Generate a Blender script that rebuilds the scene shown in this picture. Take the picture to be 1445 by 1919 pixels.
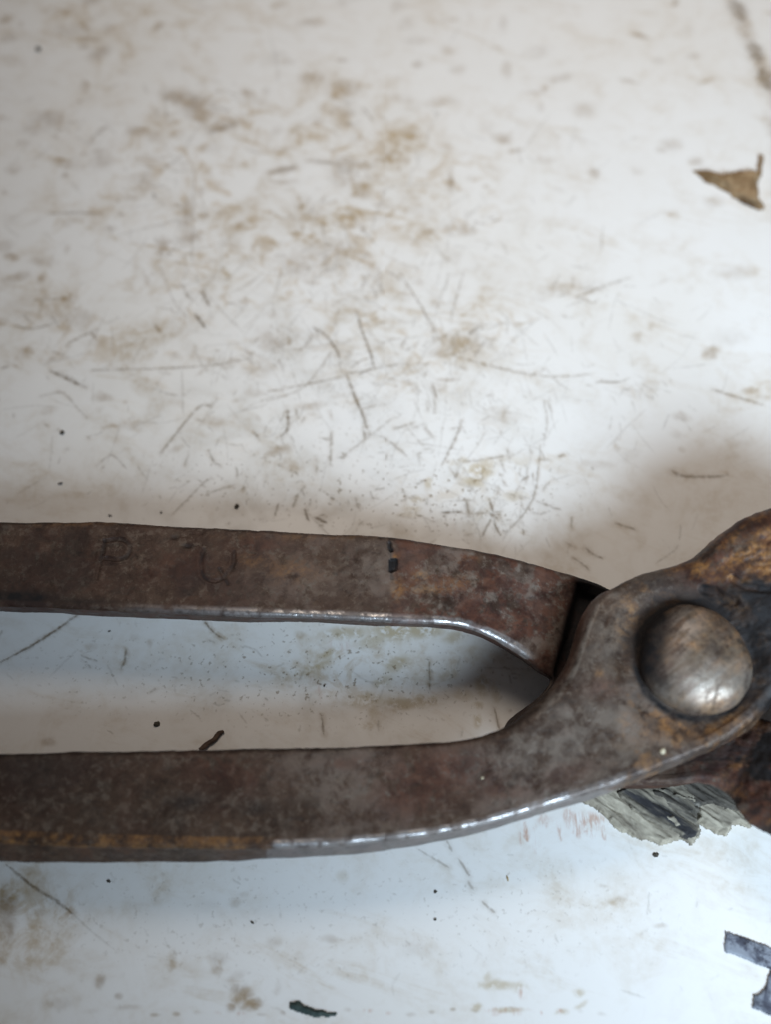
import bpy, math
import numpy as np

for o in list(bpy.data.objects):
    bpy.data.objects.remove(o, do_unlink=True)
SC = bpy.context.scene
COL = SC.collection
S = 0.001                       # all modelling numbers below are millimetres

# ------------------------------------------------------------------ camera
TILT = math.radians(25.0)       # from straight down
VFOV = math.radians(45.0)
DIST = 160.0
cam_d = bpy.data.cameras.new('camera')
cam = bpy.data.objects.new('camera', cam_d); COL.objects.link(cam)
CP = np.array([0.0, -DIST*math.sin(TILT), DIST*math.cos(TILT)])
cam.location = CP*S
cam.rotation_euler = (TILT, 0, 0)
cam_d.sensor_fit = 'VERTICAL'; cam_d.sensor_height = 24.0
cam_d.lens = 12.0/math.tan(VFOV/2)
cam_d.clip_start = 0.002; cam_d.clip_end = 50
cam_d.dof.use_dof = True
cam_d.dof.focus_distance = 0.1465
cam_d.dof.aperture_fstop = cam_d.lens/3.6
SC.camera = cam

# ------------------------------------------------------------------ world, lamps, exposure
w = bpy.data.worlds.new('World'); SC.world = w; w.use_nodes = True
w.node_tree.nodes['Background'].inputs[0].default_value = (0.85, 0.90, 1.0, 1)
w.node_tree.nodes['Background'].inputs[1].default_value = 0.105

def area(name, loc, target, size, power, color, size_y=None, spread=180):
    d = bpy.data.lights.new(name, 'AREA'); d.energy = power; d.color = color
    d.size = size; d.spread = math.radians(spread)
    if size_y: d.shape = 'RECTANGLE'; d.size_y = size_y
    o = bpy.data.objects.new(name, d); COL.objects.link(o)
    from mathutils import Vector
    o.location = loc
    o.rotation_euler = (Vector(target)-Vector(loc)).to_track_quat('-Z', 'Y').to_euler()
    return o
area('window_light', (0.118, -0.195, 0.172), (0.068, -0.028, 0), 0.12, 0.138, (0.645, 0.82, 1.0), spread=50)
area('room_light', (0.0, 0.20, 0.335), (0.042, 0.078, 0), 0.20, 0.076, (1.0, 0.885, 0.765), spread=47)
SC.view_settings.view_transform = 'Standard'
SC.view_settings.look = 'None'
SC.view_settings.gamma = 1.0
SC.view_settings.exposure = 0.0

# ------------------------------------------------------------------ geometry helpers
FPX = 959.5/math.tan(VFOV/2)
DV = np.array([0, math.sin(TILT), -math.cos(TILT)])
UPV = np.array([0, math.cos(TILT), math.sin(TILT)])
RV = np.array([1.0, 0, 0])
def at(px, py, z):
    """millimetre point on the level z seen at photo position px, py"""
    px = np.asarray(px, float); py = np.asarray(py, float); z = np.asarray(z, float)
    r = DV + ((px-722.5)/FPX)[..., None]*RV + ((959.5-py)/FPX)[..., None]*UPV
    t = (z-CP[2])/r[..., 2]
    return CP + r*t[..., None]
def pix(P):
    q = P-CP
    d = q@DV
    return 722.5+FPX*(q@RV)/d, 959.5-FPX*(q@UPV)/d
def mmpp(px, py, z=0.0):
    p = at(px, py, z)
    return float(((p-CP)@DV)/FPX)

def _h(ix, iy, iz, seed):
    n = (ix.astype(np.uint32)*np.uint32(374761393) + iy.astype(np.uint32)*np.uint32(668265263)
         + iz.astype(np.uint32)*np.uint32(2147483647) + np.uint32((seed*1274126177) & 0xffffffff))
    n = (n ^ (n >> np.uint32(13)))*np.uint32(1274126177)
    n = (n ^ (n >> np.uint32(15)))*np.uint32(2246822519)
    n = n ^ (n >> np.uint32(16))
    return n.astype(np.float64)/4294967295.0
def n2(x, y, seed=0):
    ix = np.floor(x).astype(np.int64); iy = np.floor(y).astype(np.int64)
    fx = x-ix; fy = y-iy
    fx = fx*fx*(3-2*fx); fy = fy*fy*(3-2*fy)
    z = np.zeros_like(ix)
    a = _h(ix, iy, z, seed); b = _h(ix+1, iy, z, seed); c = _h(ix, iy+1, z, seed); d = _h(ix+1, iy+1, z, seed)
    return (a*(1-fx)+b*fx)*(1-fy)+(c*(1-fx)+d*fx)*fy
def n3(x, y, z, seed=0):
    ix = np.floor(x).astype(np.int64); iy = np.floor(y).astype(np.int64); iz = np.floor(z).astype(np.int64)
    fx = x-ix; fy = y-iy; fz = z-iz
    fx = fx*fx*(3-2*fx); fy = fy*fy*(3-2*fy); fz = fz*fz*(3-2*fz)
    out = 0
    for dz in (0, 1):
        a = _h(ix, iy, iz+dz, seed); b = _h(ix+1, iy, iz+dz, seed)
        c = _h(ix, iy+1, iz+dz, seed); d = _h(ix+1, iy+1, iz+dz, seed)
        v = (a*(1-fx)+b*fx)*(1-fy)+(c*(1-fx)+d*fx)*fy
        out = out + v*(fz if dz else 1-fz)
    return out
def f2(x, y, o=4, seed=0):
    s = 0; a = 0.5; t = 0
    for i in range(o):
        s = s+a*n2(x*2**i+i*17.3, y*2**i-i*9.1, seed+i); t += a; a *= .55
    return s/t
def f3(x, y, z, o=4, seed=0):
    s = 0; a = 0.5; t = 0
    for i in range(o):
        s = s+a*n3(x*2**i+i*17.3, y*2**i-i*9.1, z*2**i+i*5.7, seed+i); t += a; a *= .55
    return s/t
def sst(a, b, x):
    t = np.clip((x-a)/(b-a), 0, 1); return t*t*(3-2*t)
def seg_dist(X, Y, pts):
    """distance to a polyline and position along it (0..1)"""
    best = np.full(X.shape, 1e9); tt = np.zeros(X.shape)
    L = [0.0]
    for a, b in zip(pts[:-1], pts[1:]): L.append(L[-1]+math.hypot(b[0]-a[0], b[1]-a[1]))
    for k, (a, b) in enumerate(zip(pts[:-1], pts[1:])):
        dx, dy = b[0]-a[0], b[1]-a[1]; l2 = dx*dx+dy*dy+1e-12
        t = np.clip(((X-a[0])*dx+(Y-a[1])*dy)/l2, 0, 1)
        d = np.hypot(X-a[0]-t*dx, Y-a[1]-t*dy)
        m = d < best
        best = np.where(m, d, best); tt = np.where(m, (L[k]+t*math.sqrt(l2))/(L[-1]+1e-9), tt)
    return best, tt
def smooth_pts(pts, n=8):
    p = np.array(pts, float)
    if len(p) < 3: return [tuple(q) for q in p]
    q = np.vstack([2*p[0]-p[1], p, 2*p[-1]-p[-2]]); out = []
    for i in range(1, len(q)-2):
        for t in np.linspace(0, 1, n, endpoint=False):
            out.append(0.5*((2*q[i])+(-q[i-1]+q[i+1])*t+(2*q[i-1]-5*q[i]+4*q[i+1]-q[i+2])*t*t+(-q[i-1]+3*q[i]-3*q[i+1]+q[i+2])*t**3))
    out.append(q[-2])
    return [tuple(r) for r in out]

def mesh_obj(name, V, F, mat, parent=None, smooth=True, attrs=None):
    """V in mm (absolute), F an (n,4) or (n,3) index array"""
    me = bpy.data.meshes.new(name)
    V = np.asarray(V, np.float32)*S
    F = np.asarray(F, np.int32)
    k = F.shape[1]
    me.vertices.add(len(V)); me.vertices.foreach_set('co', V.ravel())
    me.loops.add(F.size); me.loops.foreach_set('vertex_index', F.ravel())
    me.polygons.add(len(F))
    me.polygons.foreach_set('loop_start', np.arange(0, F.size, k, dtype=np.int32))
    me.polygons.foreach_set('loop_total', np.full(len(F), k, np.int32))
    me.polygons.foreach_set('use_smooth', np.full(len(F), smooth, bool))
    if attrs:
        for an, av in attrs.items():
            a = me.attributes.new(an, 'FLOAT', 'POINT')
            a.data.foreach_set('value', np.asarray(av, np.float32))
    me.update(calc_edges=True); me.validate()
    me.materials.append(mat)
    o = bpy.data.objects.new(name, me); COL.objects.link(o)
    if parent:
        o.parent = parent
        o.location = -np.array(parent.location)
    return o
def rebase(o):
    """put a top-level mesh object's origin at the foot of its own shape"""
    me = o.data; n = len(me.vertices)
    v = np.empty(n*3, np.float32); me.vertices.foreach_get('co', v); v = v.reshape(-1, 3)
    c = np.array([v[:, 0].mean(), v[:, 1].mean(), v[:, 2].min()], np.float32)
    me.vertices.foreach_set('co', (v-c).ravel()); me.update()
    o.location = c
def tag(o, label=None, cat=None, group=None, kind=None):
    if label: o['label'] = label
    if cat: o['category'] = cat
    if group: o['group'] = group
    if kind: o['kind'] = kind
    return o
def empty(name, loc_mm):
    o = bpy.data.objects.new(name, None); COL.objects.link(o)
    o.empty_display_size = 0.01
    o.location = np.asarray(loc_mm)*S
    return o
def grid_faces(nu, nv, close_v=False):
    i = np.arange(nu-1)[:, None]; j = np.arange(nv if close_v else nv-1)[None, :]
    j2 = (j+1) % nv
    a = i*nv+j; b = (i+1)*nv+j; c = (i+1)*nv+j2; d = i*nv+j2
    return np.stack([a, b, c, d], -1).reshape(-1, 4)

# ------------------------------------------------------------------ materials
class NT:
    def __init__(s, name):
        s.m = bpy.data.materials.new(name); s.m.use_nodes = True
        s.t = s.m.node_tree; s.b = s.t.nodes['Principled BSDF']
        s.co = s.t.nodes.new('ShaderNodeTexCoord').outputs['Object']
    def n(s, typ, **kw):
        x = s.t.nodes.new(typ)
        for k, v in kw.items(): setattr(x, k, v)
        return x
    def lk(s, a, b): s.t.links.new(a, b)
    def put(s, sock, v):
        if hasattr(v, 'node') or isinstance(v, bpy.types.NodeSocket): s.lk(v, sock)
        else: sock.default_value = v
    def map(s, scale=(1, 1, 1), rot=(0, 0, 0), loc=(0, 0, 0)):
        r = s.n('ShaderNodeMapping'); s.lk(s.co, r.inputs[0]); r.inputs['Rotation'].default_value = rot
        m = s.n('ShaderNodeMapping'); s.lk(r.outputs[0], m.inputs[0])
        m.inputs['Scale'].default_value = scale; m.inputs['Location'].default_value = loc
        return m.outputs[0]
    def noise(s, scale, detail=6, rough=.55, dist=0, vec=None):
        x = s.n('ShaderNodeTexNoise'); s.lk(vec if vec is not None else s.co, x.inputs['Vector'])
        x.inputs['Scale'].default_value = scale; x.inputs['Detail'].default_value = detail
        x.inputs['Roughness'].default_value = rough; x.inputs['Distortion'].default_value = dist
        return x.outputs['Fac']
    def ramp(s, v, a, b, lo=0., hi=1.):
        x = s.n('ShaderNodeMapRange'); x.interpolation_type = 'SMOOTHSTEP'
        s.put(x.inputs['Value'], v)
        x.inputs['From Min'].default_value = a; x.inputs['From Max'].default_value = b
        x.inputs['To Min'].default_value = lo; x.inputs['To Max'].default_value = hi
        return x.outputs['Result']
    def math(s, op, a, b=0., clamp=False):
        x = s.n('ShaderNodeMath', operation=op, use_clamp=clamp)
        s.put(x.inputs[0], a); s.put(x.inputs[1], b)
        return x.outputs[0]
    def mul(s, a, b): return s.math('MULTIPLY', a, b)
    def add(s, a, b, clamp=False): return s.math('ADD', a, b, clamp)
    def mix(s, f, a, b):
        x = s.n('ShaderNodeMix', data_type='RGBA')
        s.put(x.inputs[0], f)
        for sock, v in ((x.inputs[6], a), (x.inputs[7], b)):
            if isinstance(v, tuple): v = v+(1,)
            s.put(sock, v)
        return x.outputs[2]
    def mixf(s, f, a, b):
        x = s.n('ShaderNodeMix', data_type='FLOAT')
        s.put(x.inputs[0], f); s.put(x.inputs[2], a); s.put(x.inputs[3], b)
        return x.outputs[0]
    def attr(s, name):
        x = s.n('ShaderNodeAttribute'); x.attribute_name = name
        return x.outputs['Fac']
    def bump(s, h, dist, strength=1.0, prev=None):
        x = s.n('ShaderNodeBump'); s.lk(h, x.inputs['Height'])
        x.inputs['Distance'].default_value = dist; x.inputs['Strength'].default_value = strength
        if prev is not None: s.lk(prev, x.inputs['Normal'])
        return x.outputs[0]
    def out(s, color=None, rough=None, metal=None, normal=None, spec=None):
        if color is not None: s.put(s.b.inputs['Base Color'], color+(1,) if isinstance(color, tuple) else color)
        if rough is not None: s.put(s.b.inputs['Roughness'], rough)
        if metal is not None: s.put(s.b.inputs['Metallic'], metal)
        if normal is not None: s.lk(normal, s.b.inputs['Normal'])
        if spec is not None: s.put(s.b.inputs['Specular IOR Level'], spec)
        return s.m

def table_material():
    t = NT('scuffed_white_paint')
    stain, scr, och, red, spk = (t.attr(a) for a in ('stain', 'scratch', 'ochre', 'red', 'speck'))
    # broad yellowing, medium smudges, thin rubbed streaks, fine specks
    big = t.noise(28, 3, .5)
    mid = t.noise(130, 8, .62, .6)
    mid2 = t.noise(95, 7, .6, 1.2, t.map(loc=(.31, .17, .05)))
    fine = t.noise(900, 5, .6)
    streak = t.noise(150, 7, .65, .8, t.map(scale=(.45, 1.5, 1), rot=(0, 0, .35)))
    col = t.mix(t.ramp(big, .35, .7), (.835, .805, .765), (.80, .76, .705))
    dens = t.add(t.attr('region'), t.mul(stain, 1.0))
    smud = t.mul(t.ramp(mid, .46, .70), t.ramp(big, .3, .65, .35, 1.))
    smud = t.add(smud, t.mul(t.ramp(streak, .52, .72), .8), True)
    smud = t.mul(smud, dens)
    smud = t.mul(smud, t.ramp(fine, .3, .66, .35, 1.2))
    col = t.mix(t.math('MULTIPLY', smud, 1.0, True), col, (.50, .385, .25))
    net = t.mul(t.ramp(t.noise(240, 9, .70, .9, t.map(loc=(.11, .52, .3))), .49, .64), t.ramp(t.add(t.attr('region'), t.mul(stain, .5)), .30, .95, .12, 1.))
    net = t.mul(net, t.ramp(t.noise(75, 4, .55, .5, t.map(loc=(.4, .9, .2))), .38, .58, .25, 1.))
    col = t.mix(t.mul(net, .62), col, (.50, .37, .225))
    # traced stains, broken by the finer noise
    sfac = t.mul(stain, t.ramp(t.add(t.mul(mid2, .7), t.mul(fine, .3)), .33, .68, .12, 1.))
    col = t.mix(t.math('MULTIPLY', sfac, .95, True), col, (.27, .175, .09))
    ofac = t.mul(och, t.ramp(t.add(t.mul(t.noise(620, 7, .7, .4), .75), t.mul(fine, .25)), .41, .51))
    col = t.mix(t.math('MULTIPLY', ofac, .8, True), col, (.42, .31, .145))
    rfac = t.mul(red, t.ramp(t.noise(700, 5, .65, 0, t.map(scale=(2.2, .5, 1))), .42, .62))
    col = t.mix(t.math('MULTIPLY', rfac, .85, True), col, (.46, .20, .10))
    # specks: sparse dots
    pz = t.mul(spk, t.ramp(t.noise(1400, 4, .6), .60, .66))
    col = t.mix(t.math('MULTIPLY', pz, .85, True), col, (.22, .15, .08))
    gfac = t.math('MULTIPLY', scr, t.ramp(fine, .2, .55, .65, 1.1), True)
    col = t.mix(gfac, col, (.165, .112, .060))
    rough = t.mixf(t.ramp(mid, .4, .7), .34, .5)
    h = t.add(t.mul(t.noise(60, 3, .5), .35), t.mul(t.noise(500, 5, .6), .06))
    h = t.math('SUBTRACT', h, t.mul(scr, .10))
    return t.out(col, rough, 0., t.bump(h, .0006, .5), .4)

def steel_material(name='rusty_steel', prough=.30, pcol=(.43, .41, .40), bcol=(.225, .188, .155)):
    t = NT(name)
    a = {k: t.attr(k) for k in ('rust', 'orange', 'grime_shade', 'polish_glint', 'bare')}
    n1 = t.noise(170, 9, .62, .5)
    n2_ = t.noise(520, 8, .65, .3, t.map(loc=(.2, .4, .1)))
    n3_ = t.noise(330, 9, .68, .9, t.map(loc=(.7, .1, .3)))
    n4 = t.noise(1900, 4, .6)
    brush = t.noise(560, 7, .66, .25, t.map(scale=(.45, 1.7, 1), rot=(0, 0, -.6)))
    base = t.mix(t.ramp(n1, .36, .66), (.038, .021, .014), (.074, .046, .031))
    base = t.mix(t.mul(t.ramp(n2_, .46, .68), .5), base, (.118, .088, .066))
    base = t.mix(t.mul(t.ramp(brush, .52, .72), .45), base, (.155, .120, .092))
    base = t.mix(t.mul(t.ramp(n3_, .56, .74), .45), base, (.028, .018, .015))
    n5 = t.noise(1000, 8, .74, .0)
    base = t.mix(t.mul(t.ramp(n5, .53, .60), .50), base, (.165, .128, .098))
    base = t.mix(t.mul(t.ramp(n5, .40, .47, 1., 0.), .50), base, (.022, .014, .011))
    bare = t.mul(a['bare'], t.ramp(t.add(t.mul(n2_, .6), t.mul(n3_, .4)), .38, .56))
    base = t.mix(t.math('MULTIPLY', bare, .85, True), base, bcol)
    rust = t.mul(a['rust'], t.ramp(t.add(t.mul(n3_, .65), t.mul(n4, .35)), .38, .52))
    base = t.mix(t.math('MULTIPLY', rust, .85, True), base, t.mix(t.ramp(n2_, .35, .65), (.040, .014, .010), (.108, .038, .020)))
    org = t.mul(a['orange'], t.ramp(t.add(t.mul(n2_, .65), t.mul(brush, .35)), .40, .58))
    base = t.mix(t.math('MULTIPLY', org, .85, True), base, t.mix(t.ramp(n4, .35, .65), (.17, .070, .022), (.38, .18, .05)))
    grm_shade = t.math('MULTIPLY', a['grime_shade'], t.ramp(t.add(t.mul(n1, .5), t.mul(n2_, .5)), .36, .54, .55, 1.05), True)  # dirt, together with shade painted into the colour
    base = t.mix(grm_shade, base, (.013, .011, .011))
    pol_glint = t.math('MULTIPLY', a['polish_glint'], t.ramp(t.add(t.mul(n2_, .5), t.mul(n4, .5)), .33, .55, .25, 1.), True)  # worn edges, together with highlights painted into the colour
    base = t.mix(pol_glint, base, pcol)
    metal = t.mixf(pol_glint, t.mixf(t.math('MULTIPLY', t.add(rust, t.add(org, grm_shade)), 1., True), .30, .05), .95)
    rough = t.mixf(pol_glint, t.mixf(t.ramp(n2_, .3, .7), .42, .62), prough)
    rough = t.mixf(t.math('MULTIPLY', grm_shade, .9, True), rough, .8)
    h = t.add(t.mul(n2_, .5), t.mul(n4, .22)); h = t.add(h, t.mul(n3_, .5))
    nb = t.bump(h, .00017, .8)
    return t.out(base, rough, metal, nb, .28)

def simple(name, c1, c2, scale=600, rough=.7, bump=.0002, c3=None, stretch=(1, 1, 1), rot=0):
    t = NT(name)
    v = t.map(scale=stretch, rot=(0, 0, rot))
    n = t.noise(scale, 7, .65, .4, v)
    c = t.mix(t.ramp(n, .35, .65), c1, c2)
    if c3: c = t.mix(t.ramp(t.noise(scale*.45, 6, .6, .6, v), .52, .64), c, c3)
    return t.out(c, rough, 0., t.bump(n, bump, .8), .3)

M_TABLE = table_material()
M_STEEL = steel_material()

# ------------------------------------------------------------------ the table top
def build_table():
    dx = 0.14
    xs = np.arange(-72, 72.01, dx)
    ys = [-74.0]
    while ys[-1] < 118:
        ys.append(ys[-1]+(0.14 if ys[-1] < 8 else 0.14+0.0022*(ys[-1]-8)))
    ys = np.array(ys)
    Y, X = np.meshgrid(ys, xs, indexing='ij')
    stain = np.zeros(X.shape); scr = np.zeros(X.shape); och = np.zeros(X.shape); red = np.zeros(X.shape); spk = np.zeros(X.shape); reg = np.full(X.shape, .38)
    jx = (f2(X*.9, Y*.9, 3, 51)-.5)*.9; jy = (f2(X*.9, Y*.9, 3, 77)-.5)*.9     # wobble so nothing has a clean edge
    jfx = (n2(X*3.1, Y*3.1, 91)-.5)*.12; jfy = (n2(X*3.1, Y*3.1, 93)-.5)*.12
    tex = f2(X*2.2, Y*2.2, 3, 5)
    def sub(xmin, xmax, ymin, ymax):
        i0, i1 = np.searchsorted(xs, [xmin, xmax]); j0, j1 = np.searchsorted(ys, [ymin, ymax])
        return slice(j0, j1), slice(i0, i1)
    def stroke(A, pts, wpx, k, soft=1.0, rag=.45):
        P = at([p[0] for p in pts], [p[1] for p in pts], 0.0)[:, :2]
        wmm0 = wpx*.5*mmpp(*pts[len(pts)//2]); wmm = max(wmm0, .15); k = k*min(1., (wmm0/wmm)**.6)
        pp = smooth_pts(P, 5)
        q = np.array(pp); m = wmm*3.5+.8
        sl = sub(q[:, 0].min()-m, q[:, 0].max()+m, q[:, 1].min()-m, q[:, 1].max()+m)
        if A[sl].size == 0: return
        d, t = seg_dist(X[sl]+jfx[sl], Y[sl]+jfy[sl], pp)
        taper = np.clip(np.minimum(t, 1-t)*6, .25, 1)**.5
        wloc = wmm*taper
        v = k*(1-sst(wloc*.15, wloc*1.25*soft, d))
        v = v*(1-rag+rag*sst(.25, .55, tex[sl])*1.15)
        A[sl] = np.maximum(A[sl], v)
        if A is scr and k > .3:                                              # grime rubbed in along the gouge
            hv = .55*k*(1-sst(wmm*.5, wmm*3.2+.15, d))*sst(.2, .6, tex[sl])
            stain[sl] = np.maximum(stain[sl], hv)
    def blob(A, px, py, rx, ry, k, ang=0., p=1.):
        c = at(px, py, 0.0); sc = mmpp(px, py)
        ax = rx*sc; ay = ry*sc/ math.cos(TILT+math.atan((959.5-py)/FPX))
        m = 1.8*max(ax, ay)+1
        sl = sub(c[0]-m, c[0]+m, c[1]-m, c[1]+m)
        if A[sl].size == 0: return
        x = X[sl]-c[0]+jx[sl]*min(2.2, .25+ax*.5); y = Y[sl]-c[1]+jy[sl]*min(2.2, .25+ay*.5)
        ca, sa = math.cos(ang), math.sin(ang)
        u = (x*ca+y*sa)/ax; v = (-x*sa+y*ca)/ay
        r = np.sqrt(u*u+v*v)
        A[sl] = np.maximum(A[sl], k*(1-sst(.25, 1.25, r))**p)
    # --- scratches and gouges
    SCR = [
     ([(92,694),(160,726)],5.5,.8),([(170,693),(300,690),(400,683),(470,670)],2.6,.6),([(500,662),(640,640)],2,.35),
     ([(120,647),(150,630),(180,617)],3.2,.6),([(195,607),(225,593)],2.4,.4),([(365,588),(383,613)],8,.75),([(378,547),(390,570)],7,.6),
     ([(347,550),(358,560)],7,.5),([(287,607),(300,622)],4.5,.6),([(25,610),(60,615),(100,605)],4,.5),([(60,563),(120,558)],2.4,.4),
     ([(245,682),(275,628)],2,.3),([(300,848),(350,785),(375,760),(395,760)],4.2,.55),([(340,695),(342,780)],2.2,.4),
     ([(75,742),(115,735),(140,760),(163,783)],2.6,.5),([(180,872),(208,852),(235,877)],2.2,.55),([(323,962),(375,910),(395,895)],2.6,.6),
     ([(385,925),(440,908)],2.2,.5),([(400,725),(430,640)],2,.3),([(445,772),(500,757)],2.2,.4),([(390,845),(400,865),(412,873)],4.5,.6),
     ([(455,655),(470,665)],3.5,.5),([(460,670),(475,682)],3,.5),([(475,640),(483,632)],5,.5),
     ([(585,612),(610,628),(627,650),(636,671)],6,.7),([(667,585),(680,625),(693,660),(701,690)],5.2,.7),
     ([(650,705),(663,740),(678,775),(687,803)],5.5,.72),([(500,733),(560,722),(640,705),(660,697),(760,680)],3,.6),
     ([(500,750),(560,730),(595,695),(620,658)],2.6,.5),([(655,690),(675,675),(690,670)],3.4,.5),([(672,700),(700,688)],6,.6),
     ([(700,655),(740,630)],2.2,.4),([(750,510),(785,565),(820,625),(830,645)],4,.5),([(870,510),(855,560),(845,600)],4,.36),
     ([(820,668),(860,660),(890,650)],3,.4),([(845,605),(920,607),(1000,605)],2.2,.34),([(880,625),(905,608)],9,.5),([(890,665),(915,635)],6,.36),
     ([(815,635),(840,627)],6,.5),([(850,665),(920,685),(1000,702),(1060,705),(1110,700)],3,.5),([(810,715),(820,745)],6,.5),([(800,750),(803,770)],3,.4),
     ([(620,810),(618,870)],3.2,.62),([(650,848),(740,780)],2.3,.5),([(680,810),(720,820),(765,855)],2.6,.6),([(740,802),(775,793)],3.2,.6),
     ([(775,800),(800,793)],2.2,.5),([(867,790),(850,830),(828,873)],3.6,.65),([(860,867),(910,860),(960,852)],3,.6),
     ([(538,765),(538,800),(525,818)],6,.75),([(553,765),(556,780)],5,.5),([(570,955),(577,975)],5,.75),([(590,970),(600,974),(611,980)],7,.8),
     ([(830,960),(865,959)],5.5,.8),([(875,938),(880,962)],8,.6),([(918,935),(925,960),(930,985),(940,1003)],5,.7),([(925,965),(912,990),(904,1006)],4,.65),
     ([(920,962),(932,970)],12,.7),([(895,962),(945,958)],3,.55),([(1014,835),(1010,880),(1003,925),(985,960),(950,998)],3.2,.62),
     ([(938,860),(948,885)],2.6,.5),([(990,872),(986,905)],3,.45),([(992,838),(999,850)],4,.4),([(640,1005),(660,985),(665,960)],2,.3),
     ([(1085,555),(1120,540),(1180,520)],7,.36),([(1120,715),(1160,715),(1180,708)],4,.5),([(1165,730),(1185,727)],3,.4),
     ([(1335,728),(1380,742),(1430,757)],5,.45),([(1262,882),(1280,891),(1330,893),(1365,890)],7,.55),([(1265,886),(1282,892)],11,.55),
     ([(1010,940),(1050,955)],5,.5),([(1155,980),(1192,992)],4,.5),([(1100,1028),(1112,1038),(1130,1046)],6.5,.6),([(1075,1045),(1092,1056),(1106,1068)],3.6,.65),
     ([(1230,1055),(1262,1034),(1272,1022)],4,.35),([(1277,982),(1275,1010)],5,.28),([(1060,1015),(1078,1026)],3,.4),
     ([(0,1240),(60,1208),(110,1175),(152,1146)],5,.8),([(378,1160),(400,1185),(418,1197)],4.4,.7),([(150,1228),(165,1234),(181,1237)],3.4,.6),
     ([(235,1215),(233,1235),(226,1253)],6,.6),([(602,1340),(606,1376)],5.5,.6),([(806,1235),(806,1292)],4,.6),([(928,1326),(938,1368)],4.4,.6),
     ([(708,1350),(708,1370)],2.4,.5),([(90,1270),(145,1215)],2,.3),([(200,1245),(220,1285)],2,.3),([(450,1210),(475,1216),(490,1230)],2.4,.4),
     ([(900,1250),(1000,1254)],2,.35),([(355,1330),(374,1347)],2.6,.4),([(655,1255),(690,1277),(720,1278)],2,.3),
     ([(10,1620),(60,1660),(100,1685),(135,1712)],7.5,.7),([(135,1712),(170,1745),(212,1778)],3,.3),([(782,1590),(805,1603),(842,1626)],5,.36),
     ([(860,1610),(880,1640)],6,.45),([(878,1652),(888,1668)],6,.35),([(905,1690),(928,1710)],6,.45),([(838,1575),(848,1595)],6,.4),
     ([(950,1633),(953,1655)],8,.0),([(1218,1672),(1214,1715)],4,.3),([(1165,1855),(1210,1870)],4,.25),
     ([(355,300),(362,330),(358,500)],4,.28),([(220,440),(300,420),(360,400)],4,.3),([(330,120),(400,260),(420,300)],2,.1),
     ([(90,400),(130,398),(190,400)],6,.36),([(170,260),(200,235)],9,.33),([(285,360),(290,372)],8,.42),([(300,320),(345,288)],7,.3),
     ([(390,250),(415,240),(445,230)],10,.42),([(575,300),(620,305),(662,318)],9,.4),([(500,325),(555,310)],10,.42),([(648,390),(680,430),(705,460)],6,.3),
     ([(900,360),(915,385)],4,.15),([(870,410),(905,380)],5,.25),([(100,695),(140,712)],9,.3),([(640,520),(690,560)],2,.2),
     ([(1100,560),(1060,575)],6,.2),([(0,768),(60,760),(110,763)],2,.3),([(0,690),(15,686)],4,.5),
    ]
    for pts, wp, k in SCR: stroke(scr, pts, wp, k)
    rng = np.random.RandomState(8)
    def clustered(n, cx, cy, sx, sy, lmin, lmax, wr, kr, amean=None, aspr=3.2):
        for _ in range(n):
            x = rng.normal(cx, sx); y = rng.normal(cy, sy)
            a = rng.uniform(0, math.pi) if amean is None else rng.normal(amean, aspr)
            l = math.exp(rng.uniform(math.log(lmin), math.log(lmax)))
            c = rng.normal(0, .045)*l
            pts = [(x, y), (x+l*.5*math.cos(a)-c*math.sin(a), y+l*.5*math.sin(a)+c*math.cos(a)), (x+l*math.cos(a), y+l*math.sin(a))]
            stroke(scr, pts, rng.uniform(*wr), rng.uniform(*kr), rag=.7)
    clustered(230, 720, 640, 260, 150, 12, 120, (1.5, 2.8), (.14, .46))
    clustered(140, 480, 560, 330, 210, 15, 130, (1.6, 3.0), (.12, .36), 2.6, .5)
    clustered(120, 1000, 760, 230, 150, 10, 80, (1.4, 2.6), (.10, .34))
    clustered(110, 760, 900, 200, 60, 5, 30, (1.6, 3.4), (.3, .75))
    clustered(60, 260, 850, 200, 90, 4, 20, (1.5, 3), (.2, .55))
    clustered(80, 560, 1270, 320, 60, 4, 26, (1.5, 3), (.2, .5))
    clustered(60, 500, 1760, 420, 90, 5, 30, (2, 4), (.08, .3), 1.2, .7)
    clustered(40, 1050, 1720, 260, 90, 5, 26, (2, 3.5), (.06, .22))
    clustered(90, 500, 330, 380, 170, 12, 90, (4, 9), (.06, .22))
    for cx, cy, sx, sy, n_, am in [(612,492,26,16,26,2.3),(690,500,22,14,18,2.2),(560,500,22,14,16,2.3),(650,312,40,10,16,.3),(645,205,26,18,16,.9),(370,195,46,24,30,.5),(510,632,18,18,22,1.2),(825,655,34,16,30,-.5),(900,630,36,16,24,-.6),
                                  (575,400,34,20,20,2.4),(350,430,22,34,20,1.4),(300,462,20,18,14,1.),(880,425,26,14,14,-.6),(1105,545,50,12,18,-.4),(1180,725,44,14,22,.4),(840,790,60,40,26,1.),(530,790,20,34,16,1.8),(640,690,60,30,30,-.4),(940,960,40,26,30,1.2),
                                  (900,885,36,20,26,1.),(860,965,50,14,22,.1),(1000,900,30,50,20,1.6),(130,640,70,50,26,.4),(470,660,40,30,24,.9),(385,560,30,30,18,1.1),(820,700,60,30,24,1.1),(270,340,40,30,18,.6),(100,235,60,24,20,.3)]:
        clustered(n_, cx, cy, sx, sy, 6, 44, (1.5, 3.4), (.15, .46), am, .6)
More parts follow.
